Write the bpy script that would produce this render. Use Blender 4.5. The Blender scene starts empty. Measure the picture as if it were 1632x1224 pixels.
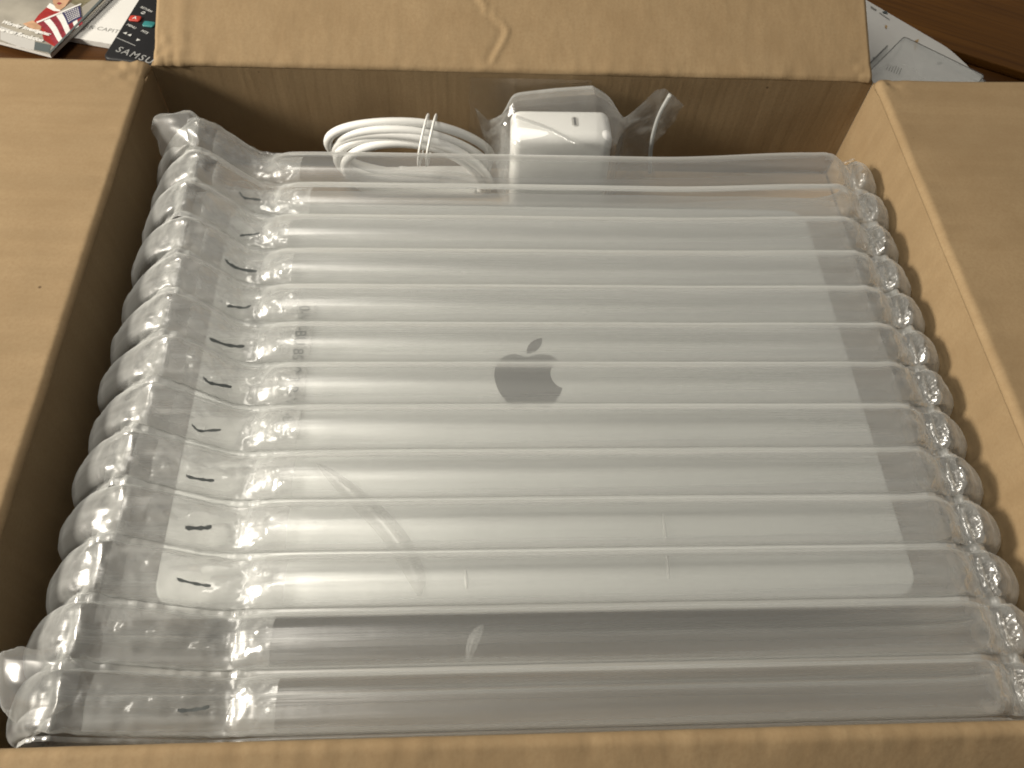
import bpy, bmesh, math, random
import numpy as np
from mathutils import Vector, Matrix, noise

random.seed(4)
S = bpy.context.scene
COL = S.collection
MM = 0.001

# ------------------------------------------------------------------ camera
P_, Y_, R_ = 1.013271425, 0.118125156, 0.099944199
CAM = np.array([-0.0334448, -0.0472660, 0.2834139])
FPX = 1281.475
def cam_axes():
    f = np.array([math.sin(Y_)*math.cos(P_), math.cos(Y_)*math.cos(P_), -math.sin(P_)])
    r = np.array([math.cos(Y_), -math.sin(Y_), 0.0]); u = np.cross(r, f)
    return (math.cos(R_)*r+math.sin(R_)*u, -math.sin(R_)*r+math.cos(R_)*u, f)
RT, UP, FW = cam_axes()
def at(px, py, axis, val):
    """the point where the ray of a photo pixel meets the plane axis = val (metres)"""
    d = FW + RT*(px-816)/FPX - UP*(py-612)/FPX
    return CAM + d*(val-CAM[axis])/d[axis]
cd = bpy.data.cameras.new('camera'); cam = bpy.data.objects.new('camera', cd); COL.objects.link(cam)
cd.sensor_width = 36; cd.lens = FPX/1632*36; cd.clip_start = 0.01; cd.clip_end = 50
cam.matrix_world = Matrix(((RT[0], UP[0], -FW[0], CAM[0]), (RT[1], UP[1], -FW[1], CAM[1]),
                           (RT[2], UP[2], -FW[2], CAM[2]), (0, 0, 0, 1)))
S.camera = cam

# ------------------------------------------------------------------ light
W = bpy.data.worlds.new('World'); S.world = W; W.use_nodes = True
bg = W.node_tree.nodes['Background']; bg.inputs[0].default_value = (1.0, 0.95, 0.87, 1); bg.inputs[1].default_value = 0.19
def area(name, loc, target, size, power, col):
    l = bpy.data.lights.new(name, 'AREA'); l.shape = 'DISK'; l.size = size; l.energy = power; l.color = col
    o = bpy.data.objects.new(name, l); COL.objects.link(o); o.location = loc
    o.rotation_euler = (Vector(target)-Vector(loc)).to_track_quat('-Z', 'Y').to_euler()
    return o
area('table_lamp_light', (-1.45, 0.12, 0.66), (0, .15, 0), 0.36, 41, (1.0, 0.925, 0.80))
area('ceiling_lamp_light', (-0.55, 0.45, 1.35), (-.1, .1, 0), 0.44, 10.0, (1.0, 0.94, 0.83))
S.view_settings.view_transform = 'Standard'; S.view_settings.look = 'None'
S.view_settings.exposure = 0.0; S.view_settings.gamma = 1.0; S.view_settings.use_curve_mapping = False
S.render.engine = 'CYCLES'
cy = S.cycles
cy.use_denoising = True; cy.max_bounces = 8; cy.transparent_max_bounces = 40; cy.diffuse_bounces = 3; cy.use_adaptive_sampling = True; cy.adaptive_threshold = .03
cy.glossy_bounces = 3; cy.transmission_bounces = 4; cy.caustics_reflective = False; cy.caustics_refractive = False
cy.sample_clamp_indirect = 4.0; cy.filter_width = 1.9

# ------------------------------------------------------------------ materials
class N:
    def __init__(s, name):
        s.m = bpy.data.materials.new(name); s.m.use_nodes = True; s.t = s.m.node_tree; s.t.nodes.clear()
        s.out = s.t.nodes.new('ShaderNodeOutputMaterial')
    def n(s, typ, **kw):
        d = s.t.nodes.new('ShaderNode'+typ)
        for k, v in kw.items():
            if k.startswith('_'): setattr(d, k[1:], v)
            else:
                k = k.replace('_', ' ')
                d.inputs[k].default_value = v
        return d
    def l(s, a, b): s.t.links.new(a, b)
    def ramp(s, src, stops):
        r = s.t.nodes.new('ShaderNodeValToRGB'); e = r.color_ramp.elements
        while len(e) < len(stops): e.new(0.5)
        for el, (p, c) in zip(e, stops): el.position = p; el.color = (*c, 1) if len(c) == 3 else c
        s.l(src, r.inputs[0]); return r
    def coords(s, scale=(1, 1, 1), kind='Object', rot=(0, 0, 0)):
        tc = s.n('TexCoord'); mp = s.n('Mapping'); mp.inputs['Scale'].default_value = scale; mp.inputs['Rotation'].default_value = rot
        s.l(tc.outputs[kind], mp.inputs[0]); return mp.outputs[0]
    def noise(s, vec, scale, detail=4, rough=.55):
        d = s.n('TexNoise', Scale=scale, Detail=detail, Roughness=rough); s.l(vec, d.inputs['Vector']); return d
    def math(s, op, a, b=None, clamp=False):
        d = s.t.nodes.new('ShaderNodeMath'); d.operation = op; d.use_clamp = clamp
        for i, v in enumerate((a, b)):
            if v is None: continue
            if isinstance(v, (int, float)): d.inputs[i].default_value = v
            else: s.l(v, d.inputs[i])
        return d.outputs[0]
    def mixc(s, f, a, b):
        d = s.t.nodes.new('ShaderNodeMix'); d.data_type = 'RGBA'
        for sock, v in ((d.inputs[0], f), (d.inputs[6], a), (d.inputs[7], b)):
            if isinstance(v, (int, float)): sock.default_value = v
            elif isinstance(v, tuple): sock.default_value = (*v, 1)
            else: s.l(v, sock)
        return d.outputs[2]
    def bump(s, h, strength, dist=.001):
        b = s.n('Bump', Strength=strength, Distance=dist); s.l(h, b.inputs['Height']); return b.outputs[0]

def simple(name, col, rough=.5, metal=0.0, spec=.5, var=.06, scale=60):
    k = N(name); v = k.coords(); nz = k.noise(v, scale, 4)
    lo = tuple(c*(1-var) for c in col); hi = tuple(min(1, c*(1+var)) for c in col)
    r = k.ramp(nz.outputs[0], [(.3, lo), (.7, hi)])
    p = k.n('BsdfPrincipled', Roughness=rough, Metallic=metal); p.inputs['Specular IOR Level'].default_value = spec
    k.l(r.outputs[0], p.inputs['Base Color']); k.l(p.outputs[0], k.out.inputs[0]); return k.m

def cardboard(flute_axis):
    """kraft liner: fibre mottling, faint flute ribs along one direction, specks and scuffs"""
    k = N('kraft_cardboard_'+'xyz'[flute_axis])
    v = k.coords()
    big = k.noise(v, 9, 4, .6); mid = k.noise(v, 55, 5, .6); fine = k.noise(v, 620, 3, .6)
    st = [1, 1, 1]; st[flute_axis] = .05
    rib = k.noise(k.coords(tuple(x for x in st)), 130, 2, .5)
    c = k.ramp(big.outputs[0], [(.3, (.258, .181, .098)), (.72, (.300, .214, .119))]).outputs[0]
    c = k.mixc(k.math('MULTIPLY', k.ramp(mid.outputs[0], [(.38, (0, 0, 0)), (.75, (1, 1, 1))]).outputs[0], .55), c, (.230, .154, .079))
    c = k.mixc(k.math('MULTIPLY', k.ramp(rib.outputs[0], [(.42, (0, 0, 0)), (.68, (1, 1, 1))]).outputs[0], .26), c, (.350, .249, .138))
    c = k.mixc(k.math('MULTIPLY', k.ramp(fine.outputs[0], [(.4, (0, 0, 0)), (.7, (1, 1, 1))]).outputs[0], .45), c, (.240, .159, .083))
    vo = k.n('TexVoronoi', Scale=34.0); k.l(v, vo.inputs['Vector'])
    sp = k.ramp(vo.outputs['Distance'], [(.016, (1, 1, 1)), (.030, (0, 0, 0))]).outputs[0]
    pick = k.ramp(k.noise(v, 17, 1).outputs[0], [(.54, (0, 0, 0)), (.57, (1, 1, 1))]).outputs[0]
    c = k.mixc(k.math('MULTIPLY', k.math('MULTIPLY', sp, pick), .8), c, (.07, .04, .02))
    p = k.n('BsdfPrincipled', Roughness=.82); p.inputs['Specular IOR Level'].default_value = .22
    h = k.math('ADD', k.math('MULTIPLY', rib.outputs[0], 1.0), k.math('MULTIPLY', fine.outputs[0], .14))
    k.l(c, p.inputs['Base Color']); k.l(k.bump(h, .42, .0007), p.inputs['Normal'])
    k.l(p.outputs[0], k.out.inputs[0]); return k.m

def film(name, haze=.06, edge=.5, rough=.10, gloss=1.6, tint=(.985, .985, .98), bump=.35, stretch=(7, 260, 30), col=(.93, .945, .92)):
    """thin clear polythene: see-through, a little milky, milkier where it is seen edge-on, glossy"""
    k = N(name)
    v = k.coords(stretch); nz = k.noise(v, 1.0, 3, .55); n2 = k.noise(k.coords((38, 38, 38)), 1.0, 4, .6)
    nrm = k.bump(k.math('ADD', k.math('MULTIPLY', nz.outputs[0], .7), k.math('MULTIPLY', n2.outputs[0], .6)), bump, .0012)
    lw = k.n('LayerWeight', Blend=.5)
    f = k.math('POWER', lw.outputs['Facing'], 2.1)
    hz = k.math('ADD', k.math('MULTIPLY', f, edge), haze, True)
    hz = k.math('MULTIPLY', hz, k.ramp(nz.outputs[0], [(.25, (.72,)*3), (.75, (1.28,)*3)]).outputs[0], True)
    tr = k.n('BsdfTransparent', Color=(*tint, 1))
    # scatter inside the film is nearly isotropic: it answers to light from above whatever way the film bends
    geo = k.n('NewGeometry'); vm = k.t.nodes.new('ShaderNodeVectorMath'); vm.operation = 'MULTIPLY_ADD'
    k.l(geo.outputs['Normal'], vm.inputs[0]); vm.inputs[1].default_value = (.25, .25, .25); vm.inputs[2].default_value = (0, 0, 1)
    vn = k.t.nodes.new('ShaderNodeVectorMath'); vn.operation = 'NORMALIZE'; k.l(vm.outputs[0], vn.inputs[0])
    df = k.n('BsdfDiffuse', Color=(*col, 1)); tl = k.n('BsdfTranslucent', Color=(*col, 1))
    k.l(vn.outputs[0], df.inputs['Normal'])
    mx = k.n('MixShader', Fac=.2); k.l(df.outputs[0], mx.inputs[1]); k.l(tl.outputs[0], mx.inputs[2])
    a = k.n('MixShader'); k.l(hz, a.inputs[0]); k.l(tr.outputs[0], a.inputs[1]); k.l(mx.outputs[0], a.inputs[2])
    gl = k.n('BsdfGlossy', Roughness=rough); k.l(nrm, gl.inputs['Normal'])
    fr = k.n('Fresnel', IOR=1.48); k.l(nrm, fr.inputs['Normal'])
    g = k.n('MixShader'); k.l(k.math('MINIMUM', k.math('MULTIPLY', fr.outputs[0], gloss), .30), g.inputs[0])
    k.l(a.outputs[0], g.inputs[1]); k.l(gl.outputs[0], g.inputs[2]); k.l(g.outputs[0], k.out.inputs[0]); return k.m

def wood(name, dark, light, rot):
    k = N(name); v = k.coords((2.2, 40, 40), rot=(0, 0, rot)); nz = k.noise(v, 1.6, 6, .65); pore = k.noise(k.coords((8, 420, 420), rot=(0, 0, rot)), 1, 3)
    c = k.ramp(nz.outputs[0], [(.3, dark), (.5, tuple((a+b)/2 for a, b in zip(dark, light))), (.72, light)]).outputs[0]
    c = k.mixc(k.math('MULTIPLY', k.ramp(pore.outputs[0], [(.52, (0,)*3), (.7, (1,)*3)]).outputs[0], .4), c, tuple(x*.5 for x in dark))
    p = k.n('BsdfPrincipled', Roughness=.45); p.inputs['Specular IOR Level'].default_value = .2; k.l(c, p.inputs['Base Color']); k.l(k.bump(pore.outputs[0], .12), p.inputs['Normal'])
    k.l(p.outputs[0], k.out.inputs[0]); return k.m

def aluminium():
    k = N('bead_blasted_aluminium'); v = k.coords(); fine = k.noise(v, 2600, 2); big = k.noise(v, 14, 3)
    c = k.ramp(big.outputs[0], [(.3, (.72, .735, .725)), (.7, (.78, .795, .785))]).outputs[0]
    p = k.n('BsdfPrincipled', Roughness=.50, Metallic=.35); k.l(c, p.inputs['Base Color'])
    k.l(k.bump(fine.outputs[0], .08, .0002), p.inputs['Normal']); k.l(p.outputs[0], k.out.inputs[0]); return k.m

M = dict(
    card_x=cardboard(0), card_y=cardboard(1), card_z=cardboard(2),
    tube=film('clear_tube_film', haze=.074, edge=.66, rough=.32),
    sleeve=film('valve_sleeve_film', haze=.20, edge=.4, rough=.22, gloss=2.0, bump=.8, stretch=(60, 60, 60)),
    seam=film('welded_seam_film', haze=.30, edge=.25, rough=.30, gloss=1.2, bump=.25),
    liner=film('inner_liner_film', haze=.15, edge=.3, rough=.3, gloss=1.3),
    gather=film('gathered_film', haze=.14, edge=.45, rough=.20, gloss=2.4, bump=.12, stretch=(60, 60, 60)),
    soft=film('soft_wrinkle_film', haze=.20, edge=.2, rough=.3, gloss=1.2, bump=.1),
    fin=film('loose_corner_film', haze=.10, edge=.5, rough=.24, gloss=3.4, bump=.06, stretch=(14, 14, 14)),
    zip_film=film('zip_bag_film', haze=.095, edge=.5, rough=.13, gloss=2.2, bump=.5, stretch=(50, 50, 50)),
    zip=film('zip_strip_film', haze=.6, edge=.3, rough=.2, gloss=1.2),
    blister=film('blister_plastic', haze=.035, edge=.9, rough=.10, gloss=1.5, bump=.1, stretch=(20, 20, 20)),
    alu=aluminium(), emblem=simple('polished_emblem', (.07, .07, .07), .22, .6), hinge=simple('grey_hinge_plastic', (.12, .12, .12), .45), dark=simple('dark_plastic', (.03, .03, .03), .5),
    white=simple('white_gloss_plastic', (.90, .90, .88), .28, var=.01), cord=simple('white_cord_rubber', (.74, .74, .72), .45, var=.02),
    tie=simple('white_tie', (.80, .80, .77), .35), port=simple('port_metal', (.55, .54, .52), .35, .3), port_hole=simple('port_cavity', (.06, .06, .06), .6),
    ink=simple('dark_ink', (.07, .085, .085), .6), ink_grey=simple('grey_ink', (.22, .215, .20), .6),
    table=wood('dark_table_wood', (.032, .012, .003), (.085, .034, .008), .4), board=wood('brown_board_wood', (.075, .028, .004), (.155, .064, .010), -.38),
    paper=simple('white_paper', (.62, .61, .585), .6, var=.03), paper_grey=simple('printed_paper', (.40, .39, .37), .6, var=.02),
    photo=simple('cover_photo_print', (.27, .25, .21), .3, var=.35, scale=26), photo_green=simple('cover_camouflage_print', (.17, .15, .09), .3, var=.5, scale=160),
    red=simple('red_print', (.27, .022, .018), .3, var=.45, scale=150), skin=simple('skin_print', (.42, .25, .15), .3, var=.35, scale=120), hair=simple('hair_print', (.10, .06, .035), .3, var=.3),
    white_ink=simple('white_print', (.66, .65, .62), .3, var=.08, scale=200), navy=simple('navy_print', (.035, .032, .085), .3, var=.3, scale=180), crimson=simple('crimson_print', (.21, .026, .035), .3, var=.4, scale=180),
    black=simple('black_remote_plastic', (.010, .010, .011), .5, spec=.25, var=.1), key=simple('remote_key_rubber', (.018, .018, .02), .5), red_key=simple('red_key_rubber', (.42, .035, .02), .45),
    teal_key=simple('teal_key_rubber', (.02, .16, .16), .45), grey_ink=simple('pale_grey_print', (.52, .52, .50), .4), silver=simple('silver_print', (.36, .36, .35), .35, .3),
    rim=film('blister_rim_refraction_grey', haze=.45, edge=.4, rough=.15, gloss=1.5, bump=.1, col=(.20, .20, .20)),  # clear rim: its dark refraction lines are put into the grey colour
    tan=simple('tan_stain', (.42, .28, .13), .6), tape=None)
M['tape'] = film('clear_packing_tape', haze=.10, edge=.2, rough=.3, gloss=1.2, bump=.25, col=(.62, .50, .34))

# ------------------------------------------------------------------ helpers
def link(name, me, mat=None, parent=None, smooth=False):
    o = bpy.data.objects.new(name, me); COL.objects.link(o)
    if mat is not None: me.materials.clear(); me.materials.append(mat)
    if parent is not None: o.parent = parent
    if smooth: me.polygons.foreach_set('use_smooth', [True]*len(me.polygons))
    return o
def tag(o, label, cat=None, group=None, kind=None):
    o['label'] = label
    if cat: o['category'] = cat
    if group: o['group'] = group
    if kind: o['kind'] = kind
    return o
def thing(name, label, cat, loc=(0, 0, 0), rot=(0, 0, 0)):
    o = bpy.data.objects.new(name, None); COL.objects.link(o); o.location = loc; o.rotation_euler = rot
    o.empty_display_size = .02
    return tag(o, label, cat)
def mesh(name, verts, faces):
    me = bpy.data.meshes.new(name); me.from_pydata([tuple(map(float, v)) for v in verts], [], faces); me.update(); return me
def grid(name, pts):
    """pts: array (n, m, 3) -> quad grid"""
    n, m = pts.shape[:2]
    f = [(i*m+j, i*m+j+1, (i+1)*m+j+1, (i+1)*m+j) for i in range(n-1) for j in range(m-1)]
    return mesh(name, pts.reshape(-1, 3), f)
def from_bm(name, bm):
    me = bpy.data.meshes.new(name); bm.normal_update(); bm.to_mesh(me); bm.free(); return me
def rbox(name, size, bev, seg=3, loc=(0, 0, 0), vert_only=None):
    """bevelled box; vert_only = (radius, seg) rounds the upright corners first"""
    bm = bmesh.new(); bmesh.ops.create_cube(bm, size=1)
    bmesh.ops.scale(bm, vec=size, verts=bm.verts)
    if vert_only:
        e = [x for x in bm.edges if abs(x.verts[0].co.z-x.verts[1].co.z) > 1e-6]
        bmesh.ops.bevel(bm, geom=e, offset=vert_only[0], segments=vert_only[1], profile=.5, affect='EDGES')
        e = [x for x in bm.edges if abs(x.verts[0].co.z-x.verts[1].co.z) < 1e-6]
        if bev: bmesh.ops.bevel(bm, geom=e, offset=bev, segments=seg, profile=.5, affect='EDGES')
    elif bev:
        bmesh.ops.bevel(bm, geom=list(bm.edges), offset=bev, segments=seg, profile=.5, affect='EDGES')
    bmesh.ops.translate(bm, vec=loc, verts=bm.verts)
    return from_bm(name, bm)
def poly(name, pts, z=0.0, thick=0.0):
    bm = bmesh.new(); vs = [bm.verts.new((x, y, z)) for x, y in pts]; f = bm.faces.new(vs)
    bm.normal_update()
    if f.normal.z < 0: bmesh.ops.reverse_faces(bm, faces=[f])
    if thick:
        r = bmesh.ops.extrude_face_region(bm, geom=[f]); bmesh.ops.translate(bm, vec=(0, 0, thick), verts=[g for g in r['geom'] if isinstance(g, bmesh.types.BMVert)])
        bmesh.ops.recalc_face_normals(bm, faces=bm.faces)
    bmesh.ops.triangulate(bm, faces=[q for q in bm.faces if len(q.verts) > 4])
    return from_bm(name, bm)
def tube(name, pts, r, seg=8, closed=False):
    P = [Vector(p) for p in pts]; n = len(P); verts = []; faces = []
    prev = None
    for i in range(n):
        t = (P[(i+1) % n]-P[i-1]) if closed else (P[min(i+1, n-1)]-P[max(i-1, 0)])
        t.normalize()
        if prev is None: prev = t.orthogonal().normalized()
        nrm = (prev - t*prev.dot(t)).normalized(); prev = nrm; b = t.cross(nrm)
        rr = r(i/(n-1)) if callable(r) else r
        for k in range(seg):
            a = 2*math.pi*k/seg; verts.append(P[i]+nrm*(rr*math.cos(a))+b*(rr*math.sin(a)))
    for i in range(n if closed else n-1):
        for k in range(seg):
            a = i*seg; c = ((i+1) % n)*seg; faces.append((a+k, a+(k+1) % seg, c+(k+1) % seg, c+k))
    if not closed: faces += [tuple(range(seg))[::-1], tuple((n-1)*seg+k for k in range(seg))]
    return mesh(name, verts, faces)
def text_mesh(name, s, size, spacing=1.0, shear=0.0, align='LEFT', bold=0.0):
    cu = bpy.data.curves.new(name+'_c', 'FONT'); cu.body = s; cu.size = size; cu.space_character = spacing; cu.shear = shear
    cu.align_x = align; cu.offset = bold; cu.resolution_u = 3
    o = bpy.data.objects.new(name+'_tmp', cu); COL.objects.link(o)
    bpy.context.view_layer.update()
    me = bpy.data.meshes.new_from_object(o.evaluated_get(bpy.context.evaluated_depsgraph_get()))
    bpy.data.objects.remove(o); me.name = name; return me
def put(me, loc, rotz=0.0, scale=(1, 1, 1)):
    me.transform(Matrix.Translation(loc) @ Matrix.Rotation(rotz, 4, 'Z') @ Matrix.Diagonal((*scale, 1))); return me
def catmull(P, n):
    P = np.array(P, float); Q = np.vstack([2*P[0]-P[1], P, 2*P[-1]-P[-2]]); out = []
    for i in range(1, len(Q)-2):
        a, b, c, d = Q[i-1:i+3]
        for t in np.linspace(0, 1, n, endpoint=False):
            out.append(.5*((2*b)+(-a+c)*t+(2*a-5*b+4*c-d)*t*t+(-a+3*b-3*c+d)*t**3))
    out.append(P[-1]); return np.array(out)

# ------------------------------------------------------------------ table
ZT = -0.0755
tb = link('table', rbox('table', (2.2, 1.5, .04), .004, 2, (0, .45, ZT-.02)), M['table'])
tag(tb, 'dark brown wooden tabletop under the box', 'table', kind='structure')

# ------------------------------------------------------------------ cardboard box
D = 0.3318; HW = 0.2; TH = 0.004; ZF = -0.0712
box = thing('cardboard_box', 'open brown corrugated cardboard box with its flaps folded out', 'box', (0, D/2, ZT))
BM = Matrix.Translation((0, -D/2, -ZT))
def in_box(name, me, mat, smooth=False):
    me.transform(BM); return link(name, me, mat, box, smooth)
def wall_panel(name, length, place, mat):
    """upright panel with small waves; length along u, height from floor to just under the fold"""
    nu, nv = 90, 14; z0, z1 = ZT+.0005, -.0034
    pts = np.zeros((nu, nv, 3)); back = np.zeros((nu, nv, 3))
    for i in range(nu):
        for j in range(nv):
            u = (i/(nu-1)-.5)*length; z = z0+(z1-z0)*j/(nv-1)
            d = .0011*noise.noise((u*14, z*20, hash(name) % 7)) * (1 if 0 < i < nu-1 else 0) * min(1, (nv-1-j)/4)
            pts[i, j] = place(u, z, d); back[i, j] = place(u, z, TH+d)
    v = np.vstack([pts.reshape(-1, 3), back.reshape(-1, 3)]); o = nu*nv; f = []
    for i in range(nu-1):
        for j in range(nv-1):
            a = i*nv+j; f.append((a, a+1, a+nv+1, a+nv)); f.append((o+a, o+a+nv, o+a+nv+1, o+a+1))
    for i in range(nu-1):
        for j in (0, nv-1): a = i*nv+j; f.append((a, a+nv, o+a+nv, o+a) if j else (a, o+a, o+a+nv, a+nv))
    for j in range(nv-1):
        for i in (0, nu-1): a = i*nv+j; f.append((a, a+1, o+a+1, o+a) if i else (a, o+a, o+a+1, a+1))
    return mesh(name, v, f)
def fix(me):
    bm = bmesh.new(); bm.from_mesh(me); bmesh.ops.recalc_face_normals(bm, faces=bm.faces); bm.to_mesh(me); bm.free(); return me
sides = dict(back=(lambda u, z, d: (u, D+d, z)), front=(lambda u, z, d: (u, -.006-d, z)),
             left=(lambda u, z, d: (-HW-d, D/2+u, z)), right=(lambda u, z, d: (HW+d, D/2+u, z)))
for key, ln, lab in (('back', 2*HW, 'long wall of the box behind the charger and cord'), ('front', 2*HW, 'long wall of the box across from the charger'),
                     ('left', D-.0005, 'short shaded wall beside the arrow marked ends of the bag'), ('right', D-.0005, 'short brightly lit wall beside the crinkled ends of the bag')):
    o = in_box('wall', fix(wall_panel('wall_'+key, ln, sides[key], None)), M['card_z']); o['label'] = lab
in_box('bottom_panel', rbox('bottom_panel', (2*HW-.003, D-.003, .0036), .0003, 1, (0, D/2, ZF-.0018)), M['card_x'])

def flap(name, hinge0, along, out, length, run, elev, mat, ridge=None, elev_end=None, inset=.002, lab=None, crumple=()):
    """panel scored at the rim: a rounded fold, then a flat run at the angle elev; ridge(u, v) adds creases"""
    h0 = np.array(hinge0); al = np.array(along); ou = np.array(out); zz = np.array([0, 0, 1.])
    nu = int(length/.0016); r = .0034; prof = []
    nfold = 9; vs = [0, .0008] + list(np.linspace(.002, .03, 15)) + list(np.linspace(.034, run, int(run/.003)))
    pts = []; bk = []
    for i in range(nu+1):
        u = inset + (length-2*inset)*i/nu; row = []; brow = []
        e = elev if elev_end is None else elev+(elev_end-elev)*(i/nu)
        wob = .0007*noise.noise((u*22, 3.1, elev*9)) + .0004*noise.noise((u*90, 1.7, elev*5))
        line = []
        turn = math.pi/2 - e
        for a in np.linspace(0, turn, nfold):      # tangent starts upright and ends at elevation e
            line.append((r-r*math.cos(a), -r+r*math.sin(a), a))
        ex, ez, _ = line[-1]
        for v in vs[1:]: line.append((ex+v*math.cos(e), ez+v*math.sin(e), turn))
        for q, (x, z, a) in enumerate(line):
            v = max(0, q-nfold+1) and vs[min(q-nfold+1, len(vs)-1)]
            nx, nz = -math.cos(a), math.sin(a)      # towards the inside face
            d = .0009*noise.noise((u*11, v*13, elev*7+2))*min(1, v/.02) + wob*math.exp(-(v/.006)**2)
            d += .00035*noise.noise((u*160, v*40, 5))*math.exp(-(v/.004)**2)
            d *= min(1, q/4)
            if ridge: d += ridge(u, v)
            for (uc, vc, rad, amp) in crumple:
                w = math.exp(-(((u-uc)/rad)**2+((v-vc)/rad)**2)); d += amp*w*(noise.noise((u*120, v*120, 1.3))+.6*noise.noise((u*300, v*300, 4.3)))
            row.append(h0+al*u+ou*(x+nx*d)+zz*(z+nz*d)); brow.append(h0+al*u+ou*(x-nx*TH)+zz*(z-nz*TH))
        jag = .0005*noise.noise((u*240, 7.7, 0)); row[-1] = row[-1]+ou*jag; pts.append(row); bk.append(brow)
    pts = np.array(pts); bk = np.array(bk); n, m = pts.shape[:2]; o_ = n*m
    v = np.vstack([pts.reshape(-1, 3), bk.reshape(-1, 3)]); f = []
    for i in range(n-1):
        for j in range(m-1):
            a = i*m+j; f += [(a, a+1, a+m+1, a+m), (o_+a, o_+a+m, o_+a+m+1, o_+a+1)]
    for i in range(n-1):
        for j in (0, m-1): a = i*m+j; f.append((a, a+m, o_+a+m, o_+a))
    for j in range(m-1):
        for i in (0, n-1): a = i*m+j; f.append((a, a+1, o_+a+1, o_+a))
    ob = in_box('flap', fix(mesh(name, v, f)), mat, True)
    if lab: ob['label'] = lab
    return ob
def back_ridge(u, v):
    c = -0.018+HW + .010*math.exp(-((v-.020)/.012)**2) - .35*max(0, v-.022) + .0012*noise.noise((v*90, 0, 0))
    d = u-c; w = min(1, v/.004)
    return w*(.0009*math.exp(-(d/.0013)**2) - .0005*math.exp(-((d+.0032)/.0022)**2)) + .0010*math.exp(-((u-.016)/.004)**2)*math.exp(-v/.05)
RUN = .150
flap('flap_back', (-HW, D, 0), (1, 0, 0), (0, 1, 0), 2*HW, RUN, math.radians(24), M['card_y'], ridge=back_ridge, lab='long creased flap raised behind the charger', crumple=((.004, .004, .012, .0022), (.397, .002, .009, .0018)))
flap('flap_front', (HW, -.006, 0), (-1, 0, 0), (0, -1, 0), 2*HW, RUN, math.radians(-50), M['card_y'], elev_end=math.radians(-10), lab='long flap folded down across from the charger')
flap('flap_left', (-HW, 0, 0), (0, 1, 0), (-1, 0, 0), D, RUN, math.radians(1), M['card_x'], lab='level side flap beside the arrow marked ends of the bag', crumple=((D-.006, .004, .012, .0022),))
flap('flap_right', (HW, D, 0), (0, -1, 0), (1, 0, 0), D, RUN, math.radians(.5), M['card_x'], lab='level side flap beside the crinkled ends of the bag', crumple=((.004, .003, .009, .0018),))
# clear tape running down the back wall under the crease
tp = np.array([[(-.029+.068*i/20 + .0012*noise.noise((j*.9, i*.1, 2)), D-.0016, -.005-.063*j/12) for j in range(13)] for i in range(21)])
in_box('packing_tape', grid('packing_tape', tp), M['tape'], True)

# ------------------------------------------------------------------ laptop
TILT = math.radians(-.0)
lap = thing('laptop', 'closed silver aluminium laptop with a dark fruit emblem on its lid', 'laptop', (0, .151, -.0440))
LW, LD = .304, .2125
link('base', rbox('base', (LW, LD, .0098), .0022, 3, (0, 0, .0052), (.011, 6)), M['alu'], lap, True)
lid = link('lid', rbox('lid', (LW, LD, .0050), .0012, 3, (0, 0, .0129), (.011, 6)), M['alu'], lap, True)
link('hinge', rbox('hinge', (.21, .006, .0024), .0008, 2, (0, LD/2-.0020, .0138)), M['hinge'], lap)
for sx in (-1, 1):
    for sy in (-1, 1):
        bm = bmesh.new(); bmesh.ops.create_cone(bm, cap_ends=True, segments=20, radius1=.0055, radius2=.0065, depth=.0012)
        bmesh.ops.translate(bm, vec=(sx*.13, sy*.088, -.0001), verts=bm.verts); link('rubber_foot', from_bm('rubber_foot', bm), M['dark'], lap)
def svg(start, segs, n=8):
    out = [np.array(start, float)]; p = out[0]
    for s in segs:
        a, b, c = (p+np.array(s[i:i+2]) for i in (0, 2, 4))
        for t in np.linspace(0, 1, n+1)[1:]: out.append((1-t)**3*p+3*(1-t)**2*t*a+3*(1-t)*t*t*b+t**3*c)
        p = c
    return out
fruit = svg((12.152, 6.896), [(-.948, 0, -2.415, -1.078, -3.96, -1.04), (-2.04, .027, -3.91, 1.183, -4.961, 3.014), (-2.117, 3.675, -.546, 9.103, 1.519, 12.09),
    (1.013, 1.454, 2.208, 3.09, 3.792, 3.039), (1.52, -.065, 2.09, -.987, 3.935, -.987), (1.831, 0, 2.35, .987, 3.96, .948), (1.637, -.026, 2.676, -1.48, 3.676, -2.948),
    (1.156, -1.688, 1.636, -3.325, 1.662, -3.415), (-.039, -.013, -3.182, -1.221, -3.22, -4.857), (-.026, -3.04, 2.48, -4.494, 2.597, -4.559), (-1.429, -2.09, -3.623, -2.324, -4.39, -2.376), (-2, -.156, -3.675, 1.09, -4.61, 1.09)])
leaf = svg((15.53, 3.83), [(.843, -1.012, 1.4, -2.427, 1.245, -3.83), (-1.207, .052, -2.662, .805, -3.532, 1.818), (-.78, .896, -1.454, 2.338, -1.273, 3.714), (1.338, .104, 2.715, -.688, 3.559, -1.701)])
k_ = .0305/19.2
for nm, pp in (('emblem', fruit[:-1]), ('emblem', leaf[:-1])):
    link(nm, poly(nm, [((x-12.0)*k_-.003, (12.3-y)*k_+.001) for x, y in pp], .01541, .00012), M['emblem'], lid)

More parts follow.
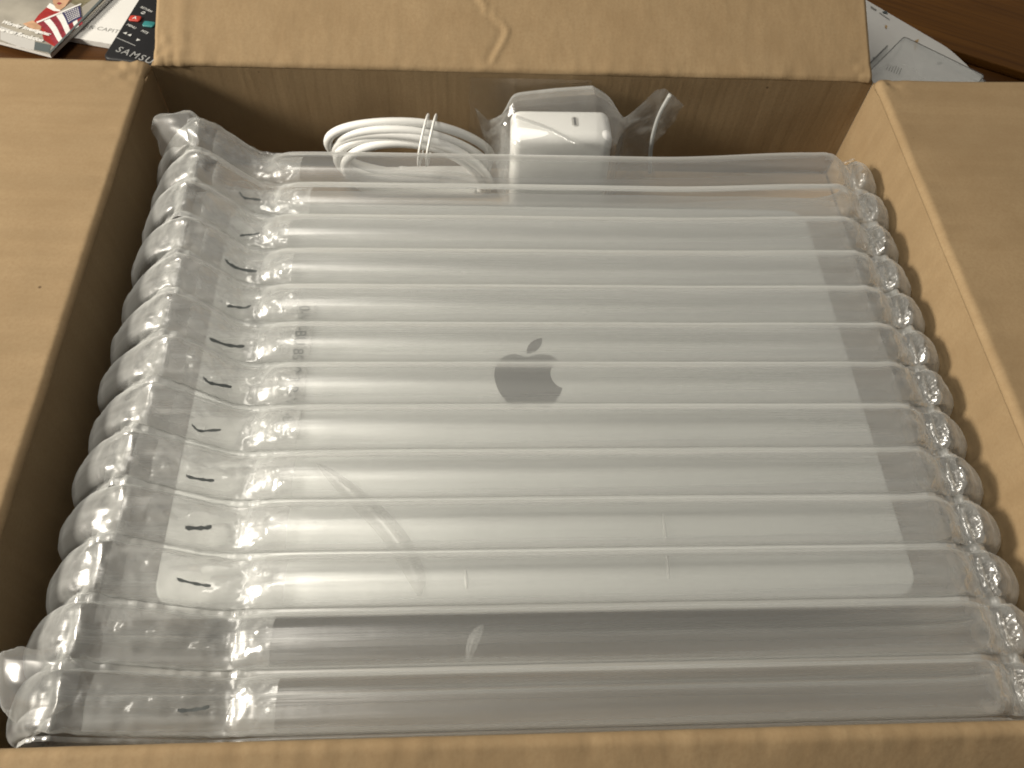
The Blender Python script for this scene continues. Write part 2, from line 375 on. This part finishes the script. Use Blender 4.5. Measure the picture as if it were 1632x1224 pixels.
# ------------------------------------------------------------------ air column bag
NT = 13; YB, YF = .2840, -.0030; PITCH = (YB-YF)/NT
bag = thing('air_column_bag', 'clear inflated air column packing bag wrapped around the laptop', 'packing bag', (0, .148, -.0690))
GM = Matrix.Translation((0, -.148, .0690))
def in_bag(name, me, mat, parent=None, smooth=True):
    me.transform(GM); return link(name, me, mat, parent or bag, smooth)
def lerp3(f, a, b, c): return a+(b-a)*f*2 if f < .5 else b+(c-b)*(f-.5)*2
def fan(x, f):
    """columns spread a little where the open end rises to the spine (mm)"""
    t = min(1, max(0, (-122-x)/45)); w = min(1, max(0, (x-70)/100)); return t*t*(3-2*t)*9.5*(1-f)+w*w*(3-2*w)*6.5*(1-f)**5
def path_controls(f, rnd):
    """(x, z, half height, crinkle) in mm around the closed loop of one column; f 0 at the charger side"""
    sp = lerp3(f, -170, -161, -168)+rnd[0]; cr = lerp3(f, -134, -123, -114)+rnd[1]; rk = lerp3(f, 183, 179, 176)+rnd[2]
    dz = rnd[3]
    return [(-60, -57, 10.5, 0), (-150, -57.5, 10.5, 0), (-180, -55, 9, .05), (-191.5+rnd[4], -44, 6.6, .22), (-188.5+rnd[4], -29+rnd[5], 6.0, .22), ((sp-187)/2-1, -14.5+rnd[5]*.5, 5.2, .30),
            (sp, -4.6+dz, 3.0, 1.35), (sp+9, -8.6+dz, 5.0, .70), ((sp+cr)/2, -15.0+dz, 5.8, .50), (cr-9, -21, 5.8, .55), (cr, -22.0, 3.6, 1.0), (cr+8, -21.0, 6.6, .55),
            (cr+20, -20.0, 7.6, .10), (-60, -19.9, 7.9, 0), (0, -19.7, 8.0, 0), (60, -19.7, 8.0, 0), (130, -19.8, 8.0, 0), (rk-24, -20.0, 7.7, .04), (rk-13, -20.1, 7.0, .8),
            (rk-1.5, -25.6, 2.2, 2.2), (rk+4, -23.8, 5.4, 1.5), (rk+9.5, -29.5, 6.2, .35), (191.5, -38, 8.0, .05), (190, -48, 8.5, .03), (178, -55.5, 9.5, 0), (150, -57.5, 10.5, 0), (60, -57, 10.5, 0), (-60, -57, 10.5, 0)]
def sample_path(f, rnd):
    c = np.array(path_controls(f, rnd), float)
    s = catmull(c, 40)
    seglen = np.r_[0, np.cumsum(np.linalg.norm(np.diff(s[:, :2], axis=0), axis=1))]
    dens = 1/(.8+5.5*(1-np.clip(s[:, 3], 0, 1))**6)        # finer where the film crinkles
    cum = np.r_[0, np.cumsum(.5*(dens[1:]+dens[:-1])*np.diff(seglen))]
    n = int(cum[-1])+1
    g = np.linspace(0, cum[-1], n)
    out = np.stack([np.interp(g, cum, s[:, i]) for i in range(4)] + [np.interp(g, cum, seglen)], 1)
    t = np.gradient(out[:, :2], axis=0); t /= np.linalg.norm(t, axis=1)[:, None]
    return out, np.stack([-t[:, 1], t[:, 0]], 1)           # outward normal (up on the top run)
RND = [[random.uniform(-1.6, 1.6), random.uniform(-3, 3), random.uniform(-1.6, 1.6), random.uniform(-1.4, 1.4), random.uniform(0, 2.4), random.uniform(-2.5, 2.5)] for _ in range(NT)]
PATHS = [sample_path((k+.5)/NT, RND[k]) for k in range(NT)]
NTH = 44
def crinkle(p, seed):
    d, _ = noise.voronoi((p[0]*.115+seed*3.1, p[1]*.115, p[2]*.115), distance_metric='DISTANCE', exponent=2.5)
    d2, _ = noise.voronoi((p[0]*.24, p[1]*.24+seed*1.7, p[2]*.24), distance_metric='DISTANCE', exponent=2.5)
    return 1.7*(d[1]-d[0]-.35) + .7*(d2[1]-d2[0]-.3)
TUBES = []
for k in range(NT):
    P, Nn = PATHS[k]; yc = (YB-PITCH*(k+.5))*1000; a0 = PITCH*500-.75
    n = len(P); pts = np.zeros((n, NTH, 3)); taper = 1.0
    for i in range(n):
        x, z, b, cr, s = P[i]; nx, nz = Nn[i]
        for j in range(NTH):
            th = 2*math.pi*j/NTH; c, sn = math.cos(th), math.sin(th)
            a = a0*(1-.05*cr)
            off = b*math.copysign(abs(sn)**.80, sn)*(.86 if z > -30 else 1)
            base = (x, yc+a*c, z+off)
            d = 0
            if cr > .02: d = cr*abs(sn)**.5*crinkle(base, k)*.75
            d += .35*abs(sn)*noise.noise((x*.02+k*7, c*2.2, sn*1.5))
            o = off+d*(1 if sn > 0 else -.5)
            yj = cr*.7*noise.noise((x*.25, sn*2, k*5))
            pts[i, j] = (x+nx*o, yc+a*c+yj+fan(x, (k+.5-c*.5)/NT), z+nz*o)
    v = pts.reshape(-1, 3)*MM
    f = [(i*NTH+j, i*NTH+(j+1) % NTH, (i+1)*NTH+(j+1) % NTH, (i+1)*NTH+j) for i in range(n-1) for j in range(NTH)]
    tu = in_bag('air_tube', fix(mesh('air_tube', v, f)), M['tube']); TUBES.append(tu)
# welded seams between the columns
def seam(y, f, rnd, w, name='weld_seam', mat=None):
    P, Nn = sample_path(f, rnd); n = len(P); pts = np.zeros((n, 4, 3))
    for i in range(n):
        x, z, b, cr, s = P[i]; nx, nz = Nn[i]
        o = .25*noise.noise((s*.05, y, 1)) + cr*1.1*noise.noise((s*.3, y*.1, 3)); yo = .35*noise.noise((s*.012, y, 6))
        for j, q in enumerate((-1, -.33, .33, 1)): pts[i, j] = ((x+nx*o), y+q*w+yo+fan(x, f), (z+nz*(o+.35*(1-q*q))))
    return in_bag(name, grid(name, pts*MM), mat or M['seam'])
for k in range(1, NT):
    r = [(p+q)/2 for p, q in zip(RND[k-1], RND[k])]; seam((YB-PITCH*k)*1000, k/NT, r, 1.9)
seam(YB*1000+.3, 0.0, RND[0], .9, mat=M['tube']); seam(YF*1000-.3, 1.0, RND[-1], .8, mat=M['tube'])
# valve sleeves inside each column between the spine and past the crease, with a printed arrow mark
def path_at(k, x):
    P, Nn = PATHS[k]; top = [i for i in range(len(P)) if P[i][1] > -30 and P[i][0] > -182]
    i = min(top, key=lambda q: abs(P[q][0]-x)); return P[i], Nn[i]
for k in range(NT):
    f = (k+.5)/NT; yc = (YB-PITCH*(k+.5))*1000
    x0 = lerp3(f, -170, -161, -168)+RND[k][0]+10; x1 = lerp3(f, -134, -123, -114)+RND[k][1]+17+random.uniform(-3, 3)
    nu, nv = 46, 22; pts = np.zeros((nu, nv, 3))
    for i in range(nu):
        x = x0+(x1-x0)*i/(nu-1); p, nn = path_at(k, x)
        for j in range(nv):
            t = -1+2*j/(nv-1); h = p[2]*(.52*(1-t*t)-.05)
            h += 1.9*crinkle((x*.8, (yc+t*9)*.8, 0), k+20)*(1-t**4)
            pts[i, j] = (x, yc+t*9.2+fan(x, f), p[1]+h)
    in_bag('valve_sleeve', grid('valve_sleeve', pts*MM), M['sleeve'], TUBES[k])
    # gathered film where the column is welded shut at its other end
    rk = lerp3(f, 183, 179, 176)+RND[k][2]; nu, nv = 30, 30; pts = np.zeros((nu, nv, 3))
    for i in range(nu):
        for j in range(nv):
            u = i/(nu-1); t = -1+2*j/(nv-1); x = rk-13+17*u+2.2*noise.noise((t*2.3, k*3.7, 0)); p, nn = path_at(k, x)
            h = p[2]*.9*math.sqrt(max(0, 1-t*t*.95)); g = math.sin(math.pi*min(1, u*1.25))
            pts[i, j] = (x, yc+t*9.6+fan(x, f), p[1]+h+.5+g*(1-t**6)*2.7*crinkle((x*.95, (yc+t*9)*.95, k), k+40))
    in_bag('gathered_end', grid('gathered_end', pts*MM), M['gather'], TUBES[k])
MARKS = {1: (392, 330), 2: (388, 380), 3: (380, 430), 4: (372, 494), 5: (358, 555), 6: (345, 625), 7: (328, 692), 8: (318, 768), 9: (315, 838), 10: (308, 928), 12: (305, 1128)}
for k, (px, py) in MARKS.items():
    pos = at(px, py, 2, -.0125)*1000; L = random.uniform(8, 12.5); ang = math.radians(random.uniform(0, 14)); hook = random.uniform(.8, 2.2)
    yc = (YB-PITCH*(k+.5))*1000; p, _ = path_at(k, pos[0]); yc += fan(pos[0], (k+.5)/NT); yy = min(max(pos[1], yc-5), yc+5); rot = random.uniform(-.16, .16)
    ctr = random.choice([[(-L/2-1.2, hook*.5), (-L/2, -.1), (-L/2+1.5, -hook*.5), (0, -.2), (L/2, L*.5*math.tan(ang)+.4)], [(-L/2-.6, .5), (-L/2+.8, .1), (0, .1), (L/4, .2), (L/2, .6)], [(-L/2+1, -hook*.7), (-L/2+2, -hook*.4), (0, 0), (L/4, .3), (L/2, L*.4*math.tan(ang)+.8)]])
    ctr = [(a*math.cos(rot)-b*math.sin(rot), a*math.sin(rot)+b*math.cos(rot)) for a, b in ctr]
    c = catmull(ctr, 5); wid = random.uniform(.5, .8); pts = np.zeros((len(c), 2, 3))
    for i, (dx, dy) in enumerate(c):
        for j, q in enumerate((-wid, wid)):
            X = pos[0]+dx; Yv = yy+dy+q*(1-.25*math.sin(i)); p, _ = path_at(k, X); t = np.clip((Yv-yc)/(PITCH*500), -.95, .95)
            pts[i, j] = (X, Yv, p[1]+p[2]*math.sqrt(1-t*t)*.72)
    in_bag('valve_mark', grid('valve_mark', pts*MM), M['ink'], TUBES[k])
# inner liner sheet lying on the lid, drooping over its rim
nu, nv = 90, 70; pts = np.zeros((nu, nv, 3))
for i in range(nu):
    for j in range(nv):
        x = -172+(172+172)*i/(nu-1); y = 41+(266-41)*j/(nv-1)
        e = max(0, abs(x)-151)/30 + max(0, 45-y)/32 + max(0, y-257)/26
        z = -27.9 - 3*min(1.4, e)**1.3 + .15 + .35*noise.noise((x*.03, y*.04, 0)) * (1 if e == 0 else 3)*.5
        z = max(z, -27.95) if e == 0 else z
        pts[i, j] = (x + .8*noise.noise((y*.05, 0, 4)), y, z)
in_bag('inner_liner', grid('inner_liner', pts*MM), M['liner'])
# raised wrinkles of the liner seen through the columns
def wrinkle(pix, w, h):
    c = catmull([at(px, py, 2, -.0272)[:2]*1000 for px, py in pix], 12); n = len(c); pts = np.zeros((n, 7, 3))
    t = np.gradient(c, axis=0); t /= np.linalg.norm(t, axis=1)[:, None]
    for i in range(n):
        en = math.sin(math.pi*i/(n-1))**.6
        for j in range(7):
            q = -1+j/3; pts[i, j] = (c[i][0]-t[i][1]*q*w*en, c[i][1]+t[i][0]*q*w*en, -27.4+h*en*(1-abs(q))**1.2)
    in_bag('film_wrinkle', grid('film_wrinkle', pts*MM), M['soft'])
wrinkle([(505, 738), (560, 785), (625, 850), (662, 915), (668, 950)], 4.6, 1.6)
wrinkle([(1057, 815), (1062, 870), (1066, 925)], .9, 1.0)
wrinkle([(770, 995), (755, 1020), (745, 1055)], 2.2, .8)
wrinkle([(742, 905), (744, 940)], .8, .8)
# printed strip with code letters between liner and columns
strip = []
pa, pb = at(478, 488, 2, -.0272), at(448, 688, 2, -.0272); dirv = pb-pa; ln = np.linalg.norm(dirv); ang = math.atan2(dirv[1], dirv[0])
sm = rbox('printed_strip', (ln*1.08, .0125, .0001), 0, 1, (ln/2, .0012, 0)); put(sm, (pa[0], pa[1], -.0268), ang)
ps = in_bag('printed_strip', sm, M['liner'], None, False)
tm = text_mesh('printed_code', '0-W-BU 8529 3 R-W-B [', .0072, 1.0)
wd = max(v.co.x for v in tm.vertices); put(tm, (pa[0], pa[1], -.0265), ang, (ln/wd, 1, 1)); put(tm, (0, 0, 0))
in_bag('printed_code', tm, M['ink'], ps, False)
# loose film corners at both ends of the spine
def corner(pix, z, sag, seed):
    A, B, C, E = [at(px, py, 2, zz)*1000 for (px, py), zz in zip(pix, z)]; n = 26; pts = np.zeros((n, n, 3))
    for i in range(n):
        for j in range(n):
            u, v = i/(n-1), j/(n-1); p = (A*(1-u)+B*u)*(1-v)+(E*(1-u)+C*u)*v
            q = sag*math.sin(math.pi*u)*math.sin(math.pi*v*.9+.2)+1.5*noise.noise((u*2.4+seed, v*2.4, seed))+.25*noise.noise((u*6, v*6, seed))
            rag = 1-min(1, 5*min(u, 1-u, v, 1-v)); mid = (A+B+C+E)/4
            pts[i, j] = p+np.array([0, 0, q])+rag*np.array([2.4*noise.noise((u*3, v*3, seed+8)), 2.4*noise.noise((u*3, v*3, seed+9)), -2.0])
            if (u-.5)**2+(v-.5)**2 > .3: pts[i, j] += (mid-p)*((u-.5)**2+(v-.5)**2-.3)*1.5      # rounded corners
            pts[i, j, 0] = max(pts[i, j, 0], -198.0)
    in_bag('film_corner', grid('film_corner', pts*MM), M['fin'])
corner([(232, 182), (318, 168), (312, 240), (262, 262)], (-.004, .004, -.001, -.024), 5.0, 1)
corner([(-20, 1022), (132, 1040), (104, 1150), (-4, 1146)], (-.003, .004, -.004, -.008), 5.0, 5)

# ------------------------------------------------------------------ power adapter
ad = thing('power_adapter', 'white square power adapter standing inside a clear zip bag', 'charger', (.0225, .2990, -.0684), (math.radians(-8), math.radians(-1.5), math.radians(-1)))
link('body', rbox('body', (.0555, .0275, .0540), .0055, 6, (0, 0, .0277)), M['white'], ad, True)
pt = link('charging_port', rbox('charging_port', (.0036, .0094, .0004), .0002, 1, (.0075, 0, .0548), (.0017, 5)), M['port'], ad)
link('port_opening', rbox('port_opening', (.0012, .0074, .0002), 0, 1, (.0075, 0, .0550), (.0005, 4)), M['port_hole'], pt)

# ------------------------------------------------------------------ zip bag round the adapter
zb = thing('zip_bag', 'small crumpled clear zip bag around the white power adapter', 'plastic bag', (.0225, .3035, -.0700))
ZM = Matrix.Translation((-.0225, -.3035, .0700))
def in_zip(name, me, mat):
    me.transform(ZM); return link(name, me, mat, zb, True)
Yz = .309
TOP = [at(px, py, 1, Yz)*1000 for px, py in ((757, 171), (778, 192), (800, 184), (820, 177), (890, 170), (950, 166), (972, 178), (995, 190), (1020, 168), (1046, 143), (1060, 141), (1074, 152), (1090, 168))]
topx = [p[0] for p in TOP]; topz = [p[2] for p in TOP]
def zip_sheet(front, seed):
    nu, nv = 110, 46; pts = np.zeros((nu, nv, 3)); x0, x1 = topx[0], topx[-1]
    for i in range(nu):
        u = i/(nu-1)
        for j in range(nv):
            v = j/(nv-1)
            xr = x1 - 8*math.sin(min(1, v*2.2)*math.pi*.5) + 3*math.sin(v*9)*min(1, v*3); xl = x0+8*min(1, v*2.5)
            x = xl+(xr-xl)*u; z = np.interp(x if v > .02 else x0+(x1-x0)*u, topx, topz)*(1-v)+(-66)*v
            if abs(x-22.5) < 30 and front: z = min(z, -10) if v > .12 else z
            bul = 1/(1+math.exp((abs(x-22.5)-31)/1.8))      # the adapter fills the middle
            side = 17.2 if front else 15.2
            fl = min(1, v/.14) if front else min(1, v/.05)
            d = side*bul*fl + (1-bul)*(2.2+2.5*noise.noise((x*.05, z*.05, seed)))*min(1, v*5)
            d += (.25+1.5*(1-bul))*noise.noise((x*.11, z*.13, seed+3))*min(1, v*6) + (1-bul)*.8*crinkle((x, z, 0), seed+9)*min(1, v*4)
            lean = 7.6*min(1.05, max(0, (z+66)/56))*bul; d += -lean if front else lean
            yc = (301.0*bul+Yz*1000*(1-bul))*min(1, v/.14)+Yz*1000*(1-min(1, v/.14)); y = yc-d if front else min(yc+d, 328.5)
            pts[i, j] = (x, y, z)
    return grid('bag_film', pts*MM)
in_zip('bag_film', zip_sheet(True, 1), M['zip_film']); in_zip('bag_film', zip_sheet(False, 6), M['zip_film'])
zc = catmull([at(px, py, 1, Yz-.004) for px, py in ((1068, 151), (1052, 180), (1042, 210), (1037, 240), (1036, 275))], 8)
in_zip('zip_strip', tube('zip_strip', zc, .0011, 8), M['zip'])
# a folded crease over the adapter's top
fc = catmull([at(px, py, 2, -.0118) for px, py in ((822, 186), (870, 203), (915, 226))], 8); w = .0016
fp = np.array([[p+np.array([0, q*w, .0006*(1-abs(q))]) for q in (-1, 0, 1)] for p in fc])
in_zip('film_fold', grid('film_fold', fp), M['zip_film'])

# ------------------------------------------------------------------ charging cord
cc = thing('charging_cord', 'coiled white charging cord bundled with a thin wire tie', 'cable', (-.062, .310, -.0700))
CMx = Matrix.Translation((.062, -.310, .0700))
pts = []; turns = 5.2; n = 300
for i in range(n):
    t = i/(n-1)*turns; a = 2*math.pi*t-math.pi*.55; lay = t/turns
    rx = .0460-.0050*lay+.0016*math.sin(t*2.3); rz = .0235-.0010*lay
    cx = -.0640+.0035*lay+.001*math.sin(t*4.1); czz = -.0450-.0105*lay; cyv = .3200-.0150*lay
    x = cx+rx*math.cos(a)*(1+.02*math.sin(3*a+t)); z = czz+rz*math.sin(a)-.10*(x-cx); y = cyv-.0035*math.sin(a)+.0030*math.cos(a+t)
    if math.cos(a) > 0: z -= .006*math.cos(a)**2
    pts.append((x, min(y, .3275), max(z, -.0680)))
me = tube('cord', pts, .0026, 12); me.transform(CMx); link('cord', me, M['cord'], cc, True)
for k in range(2):
    tp = []
    for i in range(28):
        a = 2*math.pi*i/28; tp.append((-.0530+k*.0045-.004*(1-math.sin(a))*.5-.002*math.cos(a), .3100-.0165*math.cos(a), -.0305+.0125*math.sin(a)*(1 if math.sin(a) > 0 else 1.3)+.003*math.cos(a)))
    me = tube('wire_tie', tp, .00072, 6, True); me.transform(CMx); link('wire_tie', me, M['tie'], cc, True)

# ------------------------------------------------------------------ things on the table
# note pad
ZP = ZT+.0045
pc = at(165, 68, 2, ZP); ang = math.radians(-12.6)
pad = thing('note_pad', 'white note pad with grey printed letters lying under the magazine', 'note pad', (pc[0], pc[1], ZT), (0, 0, ang))
link('sheets', rbox('sheets', (.125, .170, .0040), .0003, 1, (-.0625+.075, .085, .0022)), M['paper'], pad)
link('top_sheet', rbox('top_sheet', (.1252, .1702, .0002), 0, 1, (-.0625+.075, .085, .0044)), M['paper'], pad)
tm = text_mesh('printed_name', 'RK CAPITAL', .0053, 1.10, bold=.00005)
e = at(137, 39, 2, ZP); loc = Matrix.Rotation(-ang, 3, 'Z') @ Vector((e[0]-pc[0], e[1]-pc[1], 0))
put(tm, (loc.x, loc.y-.0035, .00456)); link('printed_name', tm, M['ink_grey'], pad)
# magazine, lying over the pad
ZM0 = ZP+.0002
c0 = at(80, 87, 2, ZM0+.003); am = math.radians(-20)
mg = thing('magazine', 'glossy magazine with a red coat, a striped flag and white lettering', 'magazine', (c0[0], c0[1], ZM0+.0003), (0, math.radians(-.9), am))
link('pages', rbox('pages', (.200, .270, .0026), .0002, 1, (-.100, .135, .0013)), M['paper'], mg)
cov = link('cover', rbox('cover', (.2004, .2704, .0003), 0, 1, (-.100, .135, .00285)), M['photo'], mg)
Rm = Matrix.Rotation(-am, 3, 'Z')
def mloc(px, py):
    p = at(px, py, 2, ZM0+.0033); v = Rm @ Vector((p[0]-c0[0], p[1]-c0[1], 0)); return (v.x, v.y)
def print_shape(name, pix, mat, lay): link(name, poly(name, [mloc(*p) for p in pix], .0030+.00006*lay, .00003), mat, cov)
print_shape('printed_backdrop', [(128, 12), (165, -14), (150, -40), (60, -40), (90, -8)], M['photo_green'], 1)
print_shape('printed_hair', [(80, -25), (84, 4), (92, 12), (104, 10), (114, 2), (120, -25), (100, -40)], M['hair'], 2)
print_shape('printed_coat', [(53, 34), (62, 22), (74, 11), (84, 14), (97, 18), (112, 12), (121, 22), (104, 60), (86, 74), (70, 64), (66, 50), (62, 40)], M['red'], 2)
print_shape('printed_collar', [(74, 11), (79, 4), (90, 10), (97, 18), (86, 17)], M['white_ink'], 3)
print_shape('printed_face', [(84, -25), (84, 4), (89, 13), (96, 16), (104, 10), (112, -2), (112, -25), (98, -34)], M['skin'], 4)
print_shape('printed_mouth', [(90, 5), (94, 3), (99, 5), (94, 7.5)], M['crimson'], 5)
print_shape('printed_hand', [(36, 37), (52, 32), (66, 42), (64, 49), (50, 46)], M['skin'], 3)
# flag: canton, stripes, stars, pole
F0, F1, F2, F3 = np.array((60, 36.)), np.array((128, 9.)), np.array((132, 38.)), np.array((92, 74.))
def fl(u, v):
    p = (F0*(1-u)+F1*u)*(1-v)+(F3*(1-u)+F2*u)*v; return (p[0]+2.2*math.sin(v*5)*(1-u), p[1]+1.5*math.sin(u*7))
for i in range(7):
    u0, u1 = i/7, (i+1)/7
    print_shape('printed_stripe', [fl(u0, v) for v in np.linspace(0, 1, 7)]+[fl(u1, v) for v in np.linspace(1, 0, 7)], M['white_ink' if i % 2 else 'crimson'], 6)
print_shape('printed_canton', [fl(.56, v) for v in np.linspace(0, .62, 5)]+[fl(1, v) for v in np.linspace(.62, 0, 5)], M['navy'], 8)
stv = []; stf = []
for i in range(7):
    for j in range(6):
        x, y = mloc(*fl(.60+.36*(i+.5)/7, .05+.52*(j+.5)/6)); b = len(stv)
        for q in range(6): stv.append((x+.00055*math.cos(q*math.pi/3), y+.00055*math.sin(q*math.pi/3), .00362))
        stf.append(tuple(range(b, b+6)))
link('printed_stars', mesh('printed_stars', stv, stf), M['white_ink'], cov)
print_shape('printed_pole', [(59, 37.5), (130, 8), (129.5, 6), (58, 35)], M['white_ink'], 9)
print_shape('printed_band', [(0, 62), (0, 40), (40, 55), (56, 62), (54, 80), (30, 74)], M['paper_grey'], 1)
print_shape('printed_boots', [(56, 66), (82, 72), (78, 84), (54, 79)], M['ink'], 2)
print_shape('printed_border', [(80, 87), (165, 0), (168, -3), (172, -3), (170, 0)][:3]+[(163, -3), (78, 85.2)], M['ink'], 10)
for s, (px, py), width_px in (('Worsley Investigates:', (1, 36), 82), ('American Revolution', (-14, 45), 85)):
    tm = text_mesh('cover_line', s, .006, 1.0, .25, bold=.00026); wd = max(v.co.x for v in tm.vertices)
    a = mloc(px, py); b = mloc(px+width_px*.955, py+width_px*.27); L = math.hypot(b[0]-a[0], b[1]-a[1])
    put(tm, (a[0], a[1], .0037), math.atan2(b[1]-a[1], b[0]-a[0]), (L/wd, L/wd*1.05, 1)); link('cover_line', tm, M['white_ink'], cov)
# remote control on the pad
ZR = ZP+.0003; hR = .011
ra = at(162, 92, 2, ZR+hR); rb = at(219, 0, 2, ZR+hR); av = rb-ra; ar = math.atan2(av[1], av[0])-math.pi/2
rm = thing('remote_control', 'black remote control with a red key beside the raised flap', 'remote', (ra[0], ra[1], ZR), (0, 0, ar))
link('body', rbox('body', (.044, .170, hR), .0016, 3, (.022, .085, hR/2), (.005, 5)), M['black'], rm, True)
Rr = Matrix.Rotation(-ar, 3, 'Z')
def rloc(px, py):
    p = at(px, py, 2, ZR+hR); v = Rr @ Vector((p[0]-ra[0], p[1]-ra[1], 0)); return (v.x, v.y)
def rkey(px, py, sx, sy, mat):
    x, y = rloc(px, py); return link('key', rbox('key', (sx, sy, .0014), .0006, 2, (x, y, hR+.0005), (.0016, 4)), mat, rm, True)
k1 = rkey(216, 31, .0080, .0056, M['red_key']); rkey(238, 40, .0080, .0056, M['teal_key'])
def rtext(s, px, py, size, mat, par=None, h=.0002, rot=0):
    tm = text_mesh('key_letters', s, size, 1.0, align='CENTER', bold=.00004); x, y = rloc(px, py); put(tm, (x, y-size*.35, hR+h), rot); link('key_letters', tm, mat, par or rm)
rtext('A', 216, 31, .0042, M['white_ink'], k1, .00135)
rtext('RETURN', 233, 15, .0026, M['grey_ink'], rot=-.4); rtext('MENU', 209, 42, .0028, M['grey_ink'], rot=-.4); rtext('MTS', 230, 51, .0030, M['grey_ink'], rot=-.4)
for px, py, sgn in ((199, 53, -1), (206, 56, -1), (221, 64, 1)):
    x, y = rloc(px, py); q = .0013
    link('key_symbol', poly('key_symbol', [(x-q*sgn, y-q), (x-q*sgn, y+q), (x+q*sgn, y)], hR+.0002), M['grey_ink'], rm)
rg = [rloc(229, 21)]; tp = [(rg[0][0]+.0014*math.cos(a), rg[0][1]+.001*math.sin(a), hR+.0002) for a in np.linspace(.6, 5.6, 14)]
link('key_symbol', tube('key_symbol', tp, .0003, 5), M['grey_ink'], rm)
x0, y0 = rloc(186, 60); x1, y1 = rloc(216, 73)
link('key_line', tube('key_line', [(x0, y0, hR+.0001), (x1, y1, hR+.0001)], .00018, 5), M['silver'], rm)
tm = text_mesh('maker_name', 'SAMSUNG', .0078, 1.25, bold=.00008); x, y = rloc(184, 80); put(tm, (x, y-.001, hR+.0002), -.30); link('maker_name', tm, M['silver'], rm)

# ------------------------------------------------------------------ far right: board, papers, blister tray
HB = .007; bt = ZT+HB
b0 = at(1375, 33, 2, bt); b1 = at(1632, 115, 2, bt); bd = b1-b0; ab = math.atan2(bd[1], bd[0])
wb = thing('wooden_board', 'thick brown wooden board lying behind the printed sheet', 'board', (b0[0], b0[1], ZT), (0, 0, ab))
link('plank', rbox('plank', (.52, .30, HB), .0012, 3, (.16, .150, HB/2)), M['board'], wb, True)
s0 = at(1383, 20, 2, ZT+.0006); s1 = at(1560, 125, 2, ZT+.0006); sd = s1-s0; asx = math.atan2(sd[1], sd[0])
sh = thing('printed_sheet', 'white printed sheet of paper under a clear plastic tray', 'paper', (s0[0], s0[1], ZT), (0, 0, asx))
def rise(x, y):
    # the sheet climbs on to the edge of the board
    wx = s0[0]+x*math.cos(asx)-y*math.sin(asx)-b0[0]; wy = s0[1]+x*math.sin(asx)+y*math.cos(asx)-b0[1]
    d = -wx*math.sin(ab)+wy*math.cos(ab); t = min(1, max(0, (d+.018)/.018)); return .0006+(HB+.0006)*t*t*(3-2*t)
nu = 40; pts = np.array([[(-.06+.180*i/nu, -.150+.150*j/nu, rise(-.06+.180*i/nu, -.150+.150*j/nu)) for j in range(nu+1)] for i in range(nu+1)])
link('sheet', grid('sheet', pts), M['paper'], sh, True)
Rs = Matrix.Rotation(-asx, 3, 'Z')
def sloc(px, py, z=ZT+.001):
    p = at(px, py, 2, z); v = Rs @ Vector((p[0]-s0[0], p[1]-s0[1], 0)); return (v.x, v.y)
def mark(pix, mat, z=.00105): 
    me = poly('printed_mark', [sloc(*p) for p in pix], z-.0006, .00003)
    for v in me.vertices: v.co.z += rise(v.co.x, v.co.y)
    link('printed_mark', me, mat, sh)
mark([(1399, 33), (1406, 32), (1408, 37), (1401, 36)], M['ink']); mark([(1394, 34), (1410, 45), (1411, 47), (1395, 36)], M['ink_grey'])
mark([(1381, 24), (1390, 30), (1389, 32), (1381, 27)], M['ink_grey']); mark([(1391, 91), (1401, 96), (1401, 98), (1391, 93)], M['ink'])
mark([(1492, 102), (1500, 102), (1500, 104), (1493, 104)], M['ink_grey']); mark([(1404, 54), (1407, 56), (1406, 60), (1403, 57)], M['tan'])
mark([(1451, 77), (1457, 76), (1456, 86), (1453, 84)], M['tan'])
mark([(1403, 83), (1406, 84), (1404, 89), (1402, 88)], M['ink_grey'])
for i in range(6): mark([(1416+i*4, 101+i*1.5), (1417.5+i*4, 101.5+i*1.5), (1413+i*4, 112+i*1.5), (1411.5+i*4, 111.5+i*1.5)], M['ink_grey'])
# clear blister tray
t0 = at(1430, 56, 2, ZT+.0035); tr = thing('blister_tray', 'clear plastic tray with rounded corners lying on the printed sheet', 'tray', (t0[0], t0[1], ZT+.0012), (0, 0, asx+.14))
def ring(w, d, r, z, inset=0):
    out = []
    for cx, cyy, a0 in ((w-r, -r, 0), (r, -r, 90), (r, -d+r, 180), (w-r, -d+r, 270)):
        for a in np.linspace(a0, a0+90, 7): out.append((cx+(r-inset)*math.cos(math.radians(a)), cyy+(r-inset)*math.sin(math.radians(a)), z))
    return out
rings = [ring(.075, .095, .009, .0001), ring(.075, .095, .009, .0004), ring(.075, .095, .009, .0005, .0045), ring(.075, .095, .009, .0070, .0062), ring(.075, .095, .009, .0074, .0074)]
v = [p for r in rings for p in r]; m = len(rings[0]); f = [(i*m+j, i*m+(j+1) % m, (i+1)*m+(j+1) % m, (i+1)*m+j) for i in range(len(rings)-1) for j in range(m)]
f.append(tuple((len(rings)-1)*m+j for j in range(m)))
link('shell', fix(mesh('shell', v, f)), M['blister'], tr, True)
link('rim', tube('rim', [(x, y, .0007) for x, y, _ in rings[0]], .0006, 6, True), M['rim'], tr, True)
link('rim', tube('rim', [(x, y, .0072) for x, y, _ in rings[3]], .0004, 6, True), M['rim'], tr, True)
